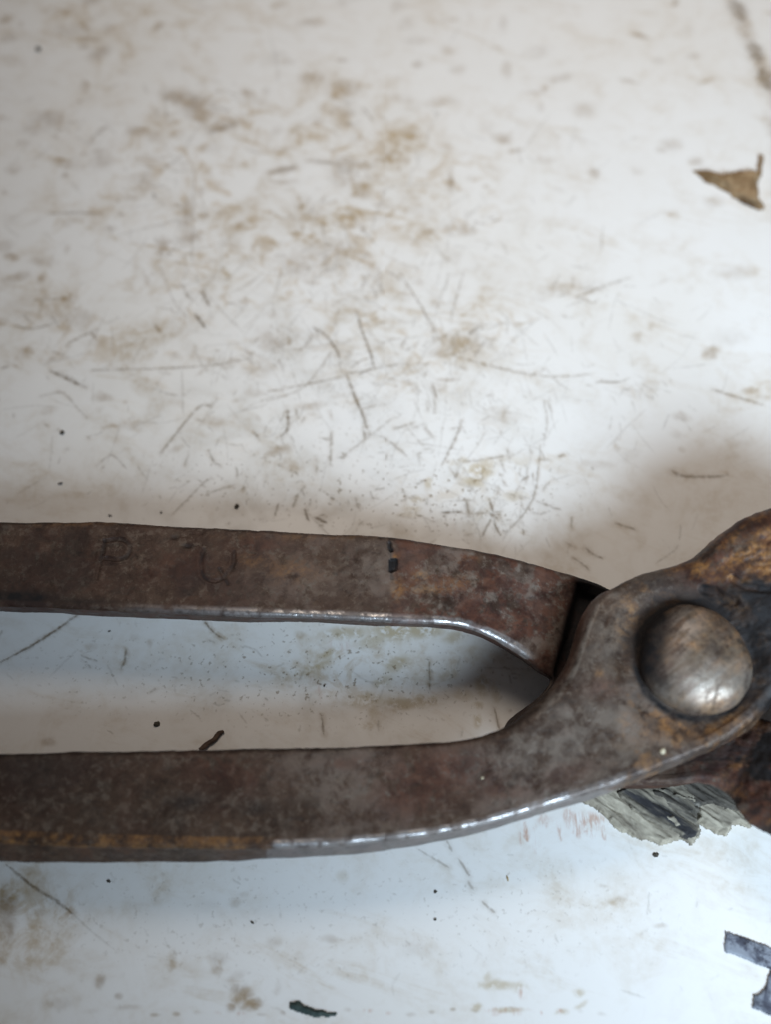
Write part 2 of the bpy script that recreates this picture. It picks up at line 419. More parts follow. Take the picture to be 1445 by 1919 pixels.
    # --- smudges
    BL = [(330,180,38,18,.75,-.3),(372,200,48,24,.85,-.4),(415,235,40,14,.55,.35),(640,172,40,22,.5,.2),(650,205,28,16,.5,0),(90,222,42,20,.6,0),(60,240,30,14,.5,0),
          (258,245,26,11,.6,0),(190,302,30,18,.7,.3),(190,285,24,10,.5,0),(275,300,34,12,.35,0),(270,345,22,22,.45,0),(350,405,14,42,.5,0),(355,445,26,16,.65,.3),(305,462,18,22,.7,0),
          (10,35,16,10,.7,0),(15,70,20,8,.4,0),(105,20,40,8,.3,0),(0,460,30,14,.5,0),(80,490,30,12,.4,0),(640,330,30,26,.55,0),(650,305,60,10,.6,-.15),(530,318,40,8,.65,.15),
          (575,395,40,26,.45,0),(560,408,16,10,.5,0),(590,480,90,40,.5,.1),(640,470,36,24,.5,0),(570,500,50,26,.45,0),(690,500,26,14,.4,0),(846,342,9,22,.75,0),(875,430,26,14,.5,.2),
          (850,480,20,12,.4,0),(785,120,14,8,.5,0),(840,95,16,9,.4,0),(780,75,30,10,.3,0),(945,45,10,20,.3,0),(950,130,12,20,.3,0),(825,190,40,10,.4,.2),(530,115,26,9,.35,0),
          (60,575,70,30,.22,0),(120,600,60,22,.45,0),(150,590,30,14,.4,0),(505,635,32,26,.5,0),(500,625,14,14,.5,0),(350,610,60,26,.25,0),(480,690,36,20,.3,0),
          (860,640,60,26,.28,0),(820,660,30,12,.3,0),(905,640,40,16,.3,0),(1055,540,70,14,.35,.25),(1110,545,26,6,.5,.3),(1190,735,40,14,.3,-.5),(1260,270,26,14,.45,0),(1240,280,14,8,.4,0),
          (1095,205,30,18,.30,0),(1195,320,14,8,.35,0),(1235,115,16,8,.3,0),(1300,105,20,8,.35,.2),(1015,200,10,10,.35,0),(1020,300,26,8,.25,0),(1225,610,14,10,.3,0),(1195,630,14,12,.3,0),(1370,630,40,20,.25,0),
          (1380,510,50,16,.25,0),(1010,560,20,8,.3,0),(1270,815,18,10,.25,-.3),(1390,830,30,10,.2,0),(940,780,50,18,.3,0),(1120,870,40,10,.25,0),(240,795,26,10,.35,0),
          (15,1690,24,50,.85,0),(10,1745,22,40,.9,0),(50,1635,26,16,.5,0),(70,1660,30,12,.5,.6),(5,1790,14,24,.7,0),(70,1710,14,8,.5,0),
          (185,1840,12,14,.6,0),(222,1865,10,6,.5,0),(322,1800,9,22,.4,0),(408,1795,22,14,.55,0),(405,1815,14,18,.55,0),(440,1830,26,9,.4,.5),(452,1866,24,22,1.,.3),(470,1884,24,12,1.,.3),(440,1852,12,12,1.,0),(432,1888,12,10,.9,0),(440,1690,14,10,.4,.5),
          (455,1675,14,6,.35,0),(620,1760,20,10,.35,0),(515,1765,16,14,.35,0),(560,1790,14,10,.3,0),(520,1850,8,16,.3,0),(380,1700,30,14,.2,0),(170,1895,18,6,.3,0),(240,1888,26,6,.3,0),
          (780,1780,40,20,.2,0),(1160,1685,30,10,.3,.3),(1130,1660,10,5,.4,0),(1240,1735,14,6,.3,0),(1410,1790,26,34,.14,0),(280,1700,60,40,.12,0),(110,1880,40,14,.3,0),
          (560,1190,12,8,.4,0),(170,1210,14,10,.6,0),(250,1195,12,6,.4,0),(280,1205,7,10,.4,0),(240,1300,40,16,.18,0),(90,1390,20,10,.4,0),(700,1215,20,6,.2,0)]
    for b in BL: blob(stain, *b[:5], b[5])
    for (x, y, r) in [(290+40*i, 1897+rng.randint(-4, 5), rng.randint(6, 13)) for i in range(22)]:
        blob(stain if rng.rand() < .6 else red, x, y, r, 4, rng.uniform(.3, .65))
    for _ in range(620):                                                     # loose small smudges, more at the upper left
        x = rng.uniform(-60, 1500); y = rng.uniform(-40, 900)
        p = .16+.84*math.exp(-((x-430)/420)**2-((y-380)/330)**2)
        if rng.rand() < p: blob(stain, x, y, rng.uniform(5, 34), rng.uniform(4, 14), rng.uniform(.15, .60), rng.uniform(-.5, .7))
    stroke(stain, [(1360,-30),(1380,15),(1392,40),(1412,90),(1428,120),(1447,170),(1475,230)], 34, .85, 1.3)
    stroke(scr, [(1378,2),(1392,34)], 24, .55, 1.6); stroke(scr, [(1412,82),(1424,112)], 22, .6, 1.6); stroke(scr, [(1430,132),(1442,164)], 22, .55, 1.6)
    stroke(stain, [(1436,210),(1455,260)], 26, .4, 1.4)
    # --- ochre residue
    for b in [(900,882,34,18,.9,.2),(890,900,26,14,.85,0),(915,868,26,12,.6,0),(805,905,10,12,.7,0),(780,935,18,8,.6,0),(775,955,22,10,.6,0),(768,965,26,8,.5,0),(855,870,14,10,.4,0),(870,862,14,9,.5,0),
              (965,930,26,12,.5,0),(960,865,34,14,.35,0),(650,1185,60,16,.75,.1),(740,1180,60,22,.9,0),(790,1178,60,20,.9,0),(700,1200,40,14,.7,.3),(850,1195,26,14,.7,.3),(615,1225,24,9,.8,.4),(590,1250,34,8,.6,.5),
              (560,1262,12,8,.6,.6),(745,1245,34,18,.7,.4),(720,1275,26,12,.6,.4),(690,1310,40,16,.75,0),(755,1318,50,14,.8,0),(800,1312,40,12,.7,0),(670,1320,30,9,.6,0),(700,1335,12,30,.5,0),(905,1285,18,26,.7,0),
              (930,1300,10,22,.5,0),(870,1300,20,12,.5,0),(895,1322,12,10,.7,0),(895,1350,9,18,.7,0),(845,1260,30,16,.4,.3),(690,1360,16,9,.5,0),(620,1300,40,10,.3,0),
              (930,1845,50,10,.7,0),(975,1850,18,12,.6,0),(915,1832,10,12,.5,0),(1085,1860,12,8,.6,0),(1050,1895,18,7,.6,0),(1090,1885,16,7,.6,.4),(955,1893,34,6,.7,0),(895,1885,12,9,.7,0),(640,1640,14,12,.35,0)]:
        blob(och, *b[:5], b[5])
    # --- red-brown rubbed paint under the joint
    for x, y0, y1, wv, k in [(985,1540,1575,10,.8),(1005,1545,1590,7,.7),(1050,1535,1575,9,.7),(1080,1530,1565,20,.6),(1105,1540,1560,30,.7),(1130,1545,1572,9,.6),(1065,1520,1545,26,.5),(1020,1530,1545,24,.45),(975,1560,1585,6,.5),(1000,1580,1600,5,.5)]:
        stroke(red, [(x, y0), (x+4, y1)], wv, k, 1.5)
    blob(red, 1100, 1535, 50, 14, .7); blob(red, 945, 1893, 46, 6, .7); blob(red, 980, 1860, 9, 12, .6); blob(red, 640, 1210, 30, 14, .25); blob(red, 590, 1285, 9, 30, .4, .4)
    # --- where fine specks lie
    for b in [(780,930,330,90,.9,0),(500,900,300,90,.55,0),(600,1260,420,110,.85,0),(250,1250,260,110,.4,0),(700,760,400,140,.3,0),(900,1700,420,130,.3,0),(400,1720,420,130,.3,0)]:
        blob(spk, *b[:5], b[5])
    for b in [(500,380,560,340,1.05,.2),(760,620,360,180,.8,0),(200,620,330,200,.7,0),(700,1260,380,110,.75,0),(250,60,400,120,.7,0),(60,1720,120,160,.9,0),(880,900,260,80,.65,0),(500,1800,420,90,.55,0)]:
        blob(reg, *b[:5], b[5])
    Z = (f2(X*.05, Y*.05, 2, 3)-.5)*.25 - .06*np.clip(scr-.3, 0, 1)
    Z -= Z.max()
    V = np.stack([X, Y, Z], -1).reshape(-1, 3)
    F = grid_faces(len(ys), len(xs))[:, ::-1]
    base = len(V)
    # the board goes on past the frame: coarse apron and thick edge
    x0, x1, y0, y1 = xs[0], xs[-1], ys[0], ys[-1]
    zr = [Z[0, 0], Z[0, -1], Z[-1, -1], Z[-1, 0]]
    B = 420.
    inner = [(x0, y0), (x1, y0), (x1, y1), (x0, y1)]
    outer = [(-B, -B), (B, -B), (B, B), (-B, B)]
    ev = [(p[0], p[1], zz) for p, zz in zip(inner, zr)]+[(p[0], p[1], -.12) for p in outer]+[(p[0], p[1], -18.) for p in outer]
    V = np.vstack([V, np.array(ev)])
    ef = []
    for k in range(4):
        k2 = (k+1) % 4
        ef.append((base+k, base+4+k, base+4+k2, base+k2)); ef.append((base+4+k, base+8+k, base+8+k2, base+4+k2))
    ef.append((base+8, base+11, base+10, base+9))
    F = np.vstack([F, np.array(ef)])
    pad = np.zeros(12)
    at_ = {k: np.concatenate([v.ravel(), pad]) for k, v in (('stain', stain), ('scratch', np.clip(scr, 0, .95)), ('ochre', och), ('red', red), ('speck', spk), ('region', reg))}
    # orient all faces upward / outward
    o = mesh_obj('table_top', V, F, M_TABLE, None, True, at_)
    tag(o, kind='structure')
    return o
build_table()

# ------------------------------------------------------------------ pincers
RIV = at(1310, 1228, 17.3)
def half_mesh(ST, step=0.19, ntop=120):
    A = np.array(ST, float)
    A[:, 6:8] = A[:, 6:8]*.82+.2          # overall thickness of the forging
    A[:, 8] = A[:, 8]*.80
    lift = 3.3                              # the thick jaws hold the joint and the handles off the table
    if A[2, 1] < 1200: lift = lift-2.6*np.clip((A[:, 2]-820)/150., 0, 1)*np.clip((1330-A[:, 2])/200., 0, 1)
    A[:, 6:8] += np.reshape(lift, (-1, 1))
    A[:, 8] += lift*np.clip((1560-A[:, 2])/160., 0, 1)*np.clip((A[:, 2]+1350)/700., 0, 1)
    # world control curves
    ztU, ztL, zb, rU, rL = A[:, 6], A[:, 7], A[:, 8], A[:, 9], A[:, 10]
    U = at(A[:, 0], A[:, 1], ztU-.35*rU)
    Lt = at(A[:, 2], A[:, 3], ztL)
    Lb = at(A[:, 4], A[:, 5], zb+.35*(ztL-zb))
    C = np.hstack([U[:, :2], Lt[:, :2], Lb[:, :2], A[:, 6:11]])
    D = np.array(smooth_pts(C, 24))
    ln = np.concatenate([[0], np.cumsum(np.maximum(np.hypot(*(np.diff(D[:, 0:2], axis=0).T)), np.hypot(*(np.diff(D[:, 2:4], axis=0).T))))])
    s = np.arange(0, ln[-1], step)
    D = np.stack([np.interp(s, ln, D[:, k]) for k in range(D.shape[1])], 1)
    N = len(D)
    U, Lt, Lb = D[:, 0:2], D[:, 2:4], D[:, 4:6]
    ztU, ztL, zb, rU, rL = D[:, 6], D[:, 7], D[:, 8], D[:, 9], D[:, 10]
    wv = Lt-U; W = np.linalg.norm(wv, axis=1, keepdims=True); wv = wv/W
    rows = []; role = []
    th = np.maximum(ztL-zb, .5); rL = rL*.72
    # U wall bottom -> U wall top
    for t in np.linspace(0, 1, 10):
        rows.append(np.column_stack([U+wv*(.9*(1-t)**3)[..., None] if False else U+wv*(.9*(1-t)**3), zb+(ztU-rU-zb)*t])); role.append(('w', t))
    for a in np.linspace(0, math.pi/2, 10)[1:-1]:
        rows.append(np.column_stack([U+wv*(rU*(1-math.cos(a)))[:, None], ztU-rU*(1-math.sin(a))])); role.append(('cU', a))
    for t in np.linspace(0, 1, ntop):
        p = (U+wv*rU[:, None])*(1-t)+Lt*t
        z = ztU*(1-t)+ztL*t
        rows.append(np.column_stack([p, z])); role.append(('t', t))
    Lw = Lt+wv*rL[:, None]
    for a in np.linspace(0, math.pi/2, 10)[1:-1]:
        rows.append(np.column_stack([Lt+wv*(rL*math.sin(a))[:, None], ztL-rL*(1-math.cos(a))])); role.append(('cL', a))
    zm = zb+.35*th
    for t in np.linspace(0, 1, 10):
        p = Lw*(1-t)+Lb*t
        rows.append(np.column_stack([p, (ztL-rL)*(1-t)+zm*t])); role.append(('w', t))
    for t in (.35, .7, 1.0):
        rows.append(np.column_stack([Lb-wv*(1.0*t*t), zm*(1-t)+zb*t])); role.append(('b', t))
    for t in np.linspace(0, 1, 8)[1:-1]:
        rows.append(np.column_stack([(Lb-wv*1.0)*(1-t)+(U+wv*.9)*t, zb])); role.append(('b', t))
    V = np.stack(rows, 1)                                                      # N x M x 3
    kind = np.array([{'w': 0, 'cU': 1, 't': 2, 'cL': 3, 'b': 4}[r[0]] for r in role])
    par = np.array([r[1] for r in role])
    return V, kind, par
def grid_normals(V):
    du = np.gradient(V, axis=0); dv = np.roll(V, -1, 1)-np.roll(V, 1, 1)
    n = np.cross(du, dv); n /= np.linalg.norm(n, axis=2, keepdims=True)+1e-9
    c = V.mean(1, keepdims=True)
    if np.mean(np.sum(n*(V-c), 2)) < 0: n = -n
    return n
def caps(N, M, V):
    """close both ends with fans to a centre point"""
    extra = np.stack([V[0].mean(0), V[-1].mean(0)])
    f = []
    a, b = N*M, N*M+1
    for j in range(M):
        j2 = (j+1) % M
        f.append((a, j, j2, j2)); f.append((b, (N-1)*M+j2, (N-1)*M+j, (N-1)*M+j))
    return extra, f
def G(u, v, x, y, rx, ry, ang=0.):
    """soft spot at photo position x,y over projected coordinates"""
    ca, sa = math.cos(ang), math.sin(ang)
    a = ((u-x)*ca+(v-y)*sa)/rx; b = (-(u-x)*sa+(v-y)*ca)/ry
    return np.exp(-(a*a+b*b))
def line(u, v, pts, wpx):
    d, t = seg_dist(u, v, pts)
    return 1-sst(wpx*.3, wpx, d)

def finish_half(name, ST, paint, carve, parent, label):
    V, kind, par = half_mesh(ST)
    N, M, _ = V.shape
    n = grid_normals(V)
    u, v = pix(V.reshape(-1, 3)); u = u.reshape(N, M); v = v.reshape(N, M)
    x, y, z = V[..., 0], V[..., 1], V[..., 2]
    K = np.broadcast_to(kind[None], (N, M)); P = np.broadcast_to(par[None], (N, M))
    amp = (f3(x*.12, y*.12, z*.12, 3, 11)-.5)*.6 + (f3(x*.5, y*.5, z*.5, 3, 21)-.5)*.13 + (f3(x*1.6, y*1.6, z*1.6, 2, 31)-.5)*.03
    pit = f3(x*1.1+3, y*1.1, z*1.1, 3, 41)
    amp = amp-.05*sst(.62, .78, pit)
    nick = (f3(x*.9, y*.9, z*.9, 3, 61)-.5)
    amp = amp+np.where((K == 1) | (K == 3), nick*np.where(K == 3, .06, .14), 0.)
    top = (K == 2).astype(float)
    jw = sst(1300, 1400, u)
    amp = amp+jw*((f3(x*.55, y*.7, z*.7, 4, 81)-.5)*.6+(f3(x*1.6, y*1.9, z*1.9, 3, 83)-.5)*.20)
    amp = amp+carve(u, v, x, y, z, K, P, top)
    amp = amp*np.where((K == 3) | ((K == 2) & (P > .96)), .55, 1.)
    V2 = V+n*amp[..., None]
    att = paint(u, v, x, y, z, K, P, top)
    ex, ef = caps(N, M, V2)
    VV = np.vstack([V2.reshape(-1, 3), ex])
    F = grid_faces(N, M, True)
    att = {k: np.concatenate([np.clip(a, 0, 1).ravel(), [0, 0]]) for k, a in att.items()}
    me_o = mesh_obj(name, VV, F, M_STEEL, parent, True, att)
    # end caps as a second pass through bmesh
    import bmesh
    bm = bmesh.new(); bm.from_mesh(me_o.data); bm.verts.ensure_lookup_table()
    for q in ef:
        try: bm.faces.new([bm.verts[q[0]], bm.verts[q[1]], bm.verts[q[2]]]).smooth = True
        except ValueError: pass
    bmesh.ops.recalc_face_normals(bm, faces=bm.faces)
    bm.to_mesh(me_o.data); bm.free()
    tag(me_o, label)
    return me_o

#        Ux   Uy    Ltx  Lty   Lbx  Lby   ztU  ztL  zb  rU  rL
STA = [(-1300,1400,-1300,1500,-1300,1540, 10, 10, 2.0, .9, .9),
       (-600,1414, -600,1550, -600,1596,  10, 10, 2.5, .9, .9),
       (0,  1412,   0,1566,   0,1613,     10, 10, 3, .9, 1.0),
       (150,1408, 150,1573, 150,1617,     10, 10, 3, .9, 1.0),
       (300,1405, 300,1577, 300,1617,     10, 10, 3, .9, .9),
       (450,1402, 450,1580, 450,1612,     10, 10, 3, .9, .8),
       (600,1398, 600,1576, 600,1605,     10, 10, 3, .9, .8),
       (700,1395, 700,1568, 700,1597,     10, 10, 3, .9, .8),
       (800,1391, 800,1556, 800,1583,     10.3, 10.2, 3.2, .9, .8),
       (870,1386, 880,1541, 883,1566,     10.7, 10.4, 3.6, .9, .8),
       (920,1374, 960,1520, 963,1544,     11.4, 10.8, 4.8, 1.1, .8),
       (960,1353,1020,1502,1023,1526,     12.2, 11.2, 6.4, 1.4, .8),
       (1000,1318,1070,1486,1073,1510,    13.0, 11.8, 7.6, 1.8, .8),
       (1040,1275,1115,1472,1118,1494,    13.8, 12.4, 8.2, 2.2, .8),
       (1065,1232,1150,1460,1153,1482,    14.4, 12.9, 8.2, 2.4, .8),
       (1083,1180,1190,1445,1194,1466,    14.8, 13.4, 8.2, 2.4, .8),
       (1100,1135,1225,1432,1230,1452,    15, 13.8, 8.2, 2.2, .8),
       (1120,1112,1250,1421,1255,1442,    15, 14, 8.2, 1.6, .8),
       (1150,1096,1275,1412,1280,1432,    15, 14.2, 8.2, 1.2, .8),
       (1200,1071,1305,1399,1310,1419,    15.2, 14.4, 8.2, 1.4, .8),
       (1265,1053,1335,1386,1341,1405,    15.8, 14.5, 8.2, 1.8, .9),
       (1300,1038,1365,1368,1371,1388,    17.0, 14.6, 8.0, 2.2, 1.0),
       (1338,1004,1395,1346,1402,1366,    18.6, 14.8, 7.6, 2.8, 1.1),
       (1388,966,1425,1316,1433,1336,     20.0, 15.2, 6.5, 3.2, 1.2),
       (1445,942,1455,1280,1463,1300,     21.0, 15.8, 5.0, 3.5, 1.2),
       (1520,918,1500,1236,1508,1254,     21.6, 16.5, 3.0, 3.5, 1.2),
       (1620,922,1570,1190,1578,1206,     21.6, 17.0, 1.2, 3.0, 1.2),
       (1750,1000,1690,1180,1696,1196,    20, 17.0, .8, 2.5, 1.0),
       (1850,1110,1790,1200,1795,1212,    19, 17.0, .8, 1.5, .8),
       (1885,1225,1850,1238,1852,1242,    17, 16.5, 1.5, .4, .3)]
STB = [(-1300,1000,-1300,1105,-1300,1122, 10, 10, 2.0, .9, .8),
       (-600,985, -600,1118, -600,1137,   10, 10, 2.5, .9, .8),
       (0,   976,   0,1126,   0,1146,     10, 10, 3, .8, .8),
       (150, 977, 150,1132, 150,1151,     10, 10, 3, .8, .8),
       (300, 982, 300,1138, 300,1158,     10, 10, 3, .8, .8),
       (450, 989, 450,1144, 450,1163,     10, 10, 3, .8, .8),
       (600, 997, 600,1149, 600,1167,     10, 10, 3, .8, .8),
       (700,1004, 700,1154, 700,1170,     10, 10, 3, .8, .8),
       (800,1015, 800,1158, 800,1174,     10, 10, 3, .8, .8),
       (880,1027, 853,1162, 851,1179,     10, 10, 3, .8, .8),
       (940,1040, 893,1172, 888,1189,     10, 10, 3, .8, .8),
       (990,1053, 934,1190, 928,1206,     10, 10, 3, .8, .8),
       (1040,1068, 980,1217, 973,1231,    9.7, 9.9, 3, .8, .8),
       (1090,1083,1015,1246,1009,1257,    9.0, 9.5, 2.4, .8, .7),
       (1125,1094,1040,1270,1032,1276,    8.0, 8.6, 1.6, .7, .6),
       (1165,1115,1012,1310,1003,1314,    7.6, 7.8, 1.0, .6, .5),
       (1210,1150, 962,1352, 952,1354,    7.6, 7.7, .8, .5, .5),
       (1240,1190, 958,1390, 950,1394,    7.6, 7.7, .8, .5, .5),
       (1270,1230,1010,1430,1003,1440,    7.6, 7.7, .6, .5, .6),
       (1310,1270,1120,1455,1118,1470,    7.6, 7.6, .4, .5, .8),
       (1350,1300,1235,1458,1235,1478,    7.6, 7.2, .3, .5, 1.2),
       (1390,1325,1325,1448,1325,1466,    7.8, 7.2, .3, .8, 1.6),
       (1430,1345,1378,1460,1374,1478,    9.0, 8.0, .3, 1.0, 2.0),
       (1470,1355,1408,1492,1400,1512,    11.0, 9.4, .3, 1.2, 2.2),
       (1520,1362,1450,1522,1442,1544,    13.4, 11.0, .3, 1.5, 2.4),
       (1620,1365,1530,1545,1525,1572,    16.4, 13.0, .3, 1.5, 2.2),
       (1750,1330,1680,1510,1678,1530,    17.5, 15.5, .8, 1.2, 1.6),
       (1850,1278,1830,1380,1830,1390,    17, 16.2, .8, .8, 1.0),
       (1888,1250,1880,1266,1881,1269,    17, 16.5, 1.5, .4, .3)]

def carve_A(u, v, x, y, z, K, P, top):
    r = np.hypot(x-RIV[0], y-RIV[1])
    d = -.75*top*(1-sst(6.6, 9.0, r+.12*(x-RIV[0])))                                       # countersunk seat of the rivet
    crack = line(u, v, [(1318,1102),(1340,1108),(1356,1122),(1378,1126)], 12)+line(u, v, [(1375,1085),(1400,1100),(1445,1105)], 10)+.7*line(u, v, [(1420,1170),(1445,1190)], 14)
    jaw = sst(1330, 1400, u+.2*(1225-v))
    d = d-.45*top*np.clip(crack, 0, 1)+top*jaw*(f2(x*.5, y*.8, 3, 71)-.5)*.5
    return d
def paint_A(u, v, x, y, z, K, P, top):
    n = f2(x*.22, y*.22, 3, 101); m = f2(x*.8, y*.8, 3, 111)
    rust = .25*sst(.45, .65, n)+.8*G(u,v,830,1440,110,60)+.55*G(u,v,760,1500,70,40)+.7*G(u,v,400,1440,90,40,.3)+.6*G(u,v,1060,1450,60,22,-.3)+.5*G(u,v,640,1430,40,14)+.6*G(u,v,1130,1290,36,22)+.45*G(u,v,940,1480,40,16)
    rust = rust+.35*(K == 0)*sst(.4, .7, m)+.6*((K == 1) & (P < 1.1))*sst(1020,1060,u)*sst(1180,1130,u)
    rust = rust+.8*sst(1330, 1420, u)*sst(1400, 1500, v+0*u)+.9*sst(1230,1330,u+.4*(1100-v))*sst(1130,1080,v)
    edge = (K == 3) | ((K == 2) & (P > .93)) | ((K == 0) & (v > 1480))
    orange = .68*edge*sst(.2,.6,m+.12)*sst(560, 440, u+90*(m-.5))*sst(1530, 1560, v+14*(m-.5))*((K != 0)*.9+.1)
    orange = orange+.42*sst(1290,1380,u+.3*(1100-v))*sst(1140,1080,v)*sst(.50,.62,f2(x*.75,y*1.0,4,141))+.4*sst(1350,1400,u)*sst(.52,.64,f2(x*.8,y*1.1,4,151))
    orange = orange+.9*G(u,v,1425,1045,34,22,-.3)+.95*G(u,v,1415,1030,16,26)+.9*G(u,v,1310,1060,34,10,.1)+.7*G(u,v,1372,1135,18,9)+.5*G(u,v,1425,1165,30,10)+.6*G(u,v,1123,1262,8,6)+.45*G(u,v,1290,1365,90,16,-.25)+.55*G(u,v,1400,1345,40,14,-.6)+.45*G(u,v,1180,1180,26,50)+.3*G(u,v,1250,1345,60,20)
    orange = orange+.45*sst(1120,1220,u)*sst(.48,.64,f2(x*.9,y*.9,4,161))
    orange = orange*sst(.25, .6, m+.25)
    r = np.hypot(x-RIV[0], y-RIV[1])
    left = sst(40, -30, u-1310+.25*(v-1225))
    grime_shade = 1.1*np.exp(-((r-6.35)/.45)**2)+.60*np.exp(-((r-7.2)/1.1)**2)*sst(1270, 1190, v)*sst(1390, 1310, u)  # ring round the rivet and its upper-left surround made darker
    grime_shade = grime_shade+1.3*G(u,v,1385,1140,50,40,.3)+1.4*G(u,v,1435,1215,46,80)+1.2*G(u,v,1430,1300,44,36)+1.1*G(u,v,1445,1120,70,34)+.9*line(u,v,[(1318,1102),(1340,1108),(1356,1122),(1378,1126)],14)
    grime_shade = grime_shade+.5*G(u,v,1230,1090,70,16,-.2)+.55*G(u,v,1200,1300,14,10)+.35*sst(.5,.7,m)*sst(1340,1420,u)
    grime_shade = grime_shade+.55*G(u,v,480,1515,26,14)+.5*G(u,v,350,1505,40,14)+.4*G(u,v,880,1430,22,30,.5)+.45*G(u,v,60,1440,120,60)  # dirty spots; the last term paints shade at the left end
    grime_shade = grime_shade+.22*((K == 0) | ((K == 1) & (P < .5)))*sst(960,1000,u)*sst(1200,1150,u)*sst(1400,1350,v)*(1-.85*((K == 1)&(P > .55)))
    polish_glint = np.where(K == 3, 1.0, np.where((K == 2), sst(.955, 1., P), 0.))*sst(490, 530, u+30*(m-.5))*(.10+.90*sst(1210, 1040, u))*(.25+.9*sst(.36,.58,m))  # worn chamfer, with its highlight painted in over the bright stretch
    polish_glint = polish_glint+.30*((K == 0) & (v > 1480) & (u > 500))  # grey reflection on the front side, painted in
    bare = .5*sst(.45, .62, n)*sst(420, 700, u)+.5*G(u,v,1150,1360,130,80,-.4)+.6*G(u,v,1150,1170,30,90,.3)+.5*G(u,v,960,1430,120,50)+.45*G(u,v,620,1450,90,60)+.8*(K==1)*(P>.7)*sst(1000,1060,u)*sst(1160,1130,u)
    bare = bare+.7*G(u,v,1250,1060,50,8,-.3)
    return dict(rust=rust, orange=orange, grime_shade=grime_shade, polish_glint=polish_glint, bare=bare)

P_PTS = [[(180,1084),(186,1055),(196,1014)],[(196,1014),(225,1011),(242,1022),(240,1039),(224,1048),(192,1046)]]
U_PTS = [[(381,1030),(376,1055),(381,1080),(399,1089),(414,1085),(428,1072),(437,1053),(438,1034)],[(411,1067),(426,1094)]]
K_PTS = [[(752,1022),(758,1041),(786,1036)],[(792,1022),(797,1055),(811,1078)],[(752,1062),(760,1080)],[(757,1070),(772,1090)]]
def carve_B(u, v, x, y, z, K, P, top):
    d = 0*u
    for s in P_PTS+U_PTS:
        d = d-.15*line(u, v, smooth_pts(s, 6), 5.5)+.06*line(u, v, smooth_pts(s, 6), 12)
    for s in K_PTS: d = d-.05*line(u, v, s, 7)
    notch = np.maximum(line(u,v,[(734,1051),(742,1050),(741,1066),(733,1069),(734,1051)],5), line(u,v,[(731,1019),(731,1026),(734,1032)],4))
    d = d-.35*notch-.10*line(u,v,[(731,1012),(733,1045),(735,1085)],3)
    d = d-.25*G(u,v,352,1023,8,4)-.2*G(u,v,325,1006,7,4)
    blk = sst(1060, 1096, u+.25*(v-1150))*top*sst(1300, 1270, v)
    d = d-2.2*blk-.05*top*sst(.45,.7,f2(x*.6,y*.6,3,131))*sst(740,780,u)
    return d*top
def paint_B(u, v, x, y, z, K, P, top):
    n = f2(x*.22, y*.22, 3, 201); m = f2(x*.8, y*.8, 3, 211)
    right = sst(725, 745, u)*sst(1120, 1060, u)
    rust = .25+.25*sst(.42,.62,n)+right*(1.1*sst(.36,.5,f2(x*.42+5,y*.42,4,221)))+.4*G(u,v,480,1020,60,22)+.35*G(u,v,330,1060,70,30)
    rust = rust+.5*(K == 0)+.9*sst(1250,1350,u)*sst(.35,.55,m+.1)
    orange = .9*G(u,v,790,1080,14,8)+.55*G(u,v,800,1105,40,8)+.75*G(u,v,742,1045,7,7)+.7*G(u,v,745,1105,10,24)+.25*G(u,v,860,1090,40,14)+.3*G(u,v,880,1050,22,8)+.35*G(u,v,545,1070,50,20)+.35*G(u,v,470,1050,30,12)+.3*G(u,v,660,1005,200,6)
    orange = orange+.3*G(u,v,150,982,160,5)+.45*sst(1330,1380,u)*sst(.52,.62,f2(x*.6+7,y*.6,4,251))
    orange = orange*sst(.25,.6,m+.2)
    grime_shade = 2.*line(u,v,[(734,1051),(742,1050),(741,1066),(733,1069),(734,1051)],6)+2.*line(u,v,[(731,1019),(731,1026),(734,1032)],5)+.5*line(u,v,[(731,1012),(733,1045),(735,1085)],3)
    for s in P_PTS+U_PTS: grime_shade = grime_shade+.48*line(u, v, smooth_pts(s, 6), 4.5)*sst(.25,.5,m)
    grime_shade = grime_shade+.7*G(u,v,352,1023,10,4)+.5*G(u,v,325,1006,8,4)
    grime_shade = grime_shade+1.0*sst(1048,1075,u+.28*(v-1150))*sst(1300,1262,v)*(u > 1000)  # joint gap blackened: grease plus painted-in shade
    grime_shade = grime_shade+.9*G(u,v,40,1118,80,10)+.5*G(u,v,160,1128,70,7)+.35*sst(.52,.68,n)*sst(560,300,u)  # left end and its lower edge made darker
    grime_shade = grime_shade+.7*((K==0)|(K==1)|(K==3))*sst(1040,1020,u-.0*v)*sst(1270,1300,v)+.65*(K==2)*sst(1285,1300,v)*sst(1060,1030,u)  # ledge beside the plate edge made darker
    grime_shade = grime_shade+.7*sst(1240,1320,u)*sst(.42,.6,f2(x*.4,y*.7,4,241))+.9*G(u,v,1440,1420,34,50)+.6*G(u,v,1330,1440,60,10,-.3)
    ed = np.where(K == 3, 1.0, np.where((K == 2), sst(.94, 1., P), 0.))
    polish_glint = ed*sst(170, 420, u+60*(m-.5))*sst(1015, 965, u)*(.35+.65*sst(380,620,u))*(v < 1235)*(.3+.85*sst(.34,.56,m))  # worn lower edge plus a highlight painted along it
    bare = .55*sst(.46,.6,n)*sst(380,620,u)+.9*right*sst(.5,.6,f2(x*.5-9,y*.5,4,231))+.6*G(u,v,700,1060,50,60)+.7*G(u,v,1040,1190,24,40)+.45*G(u,v,980,1100,60,40)
    for s in K_PTS: bare = bare+.9*line(u, v, s, 7)*sst(.3,.6,m)
    bare = bare+.25*G(u,v,560,1100,120,30)+.5*(K==3)*sst(1300,1380,u)
    return dict(rust=rust, orange=orange, grime_shade=grime_shade, polish_glint=polish_glint, bare=bare)

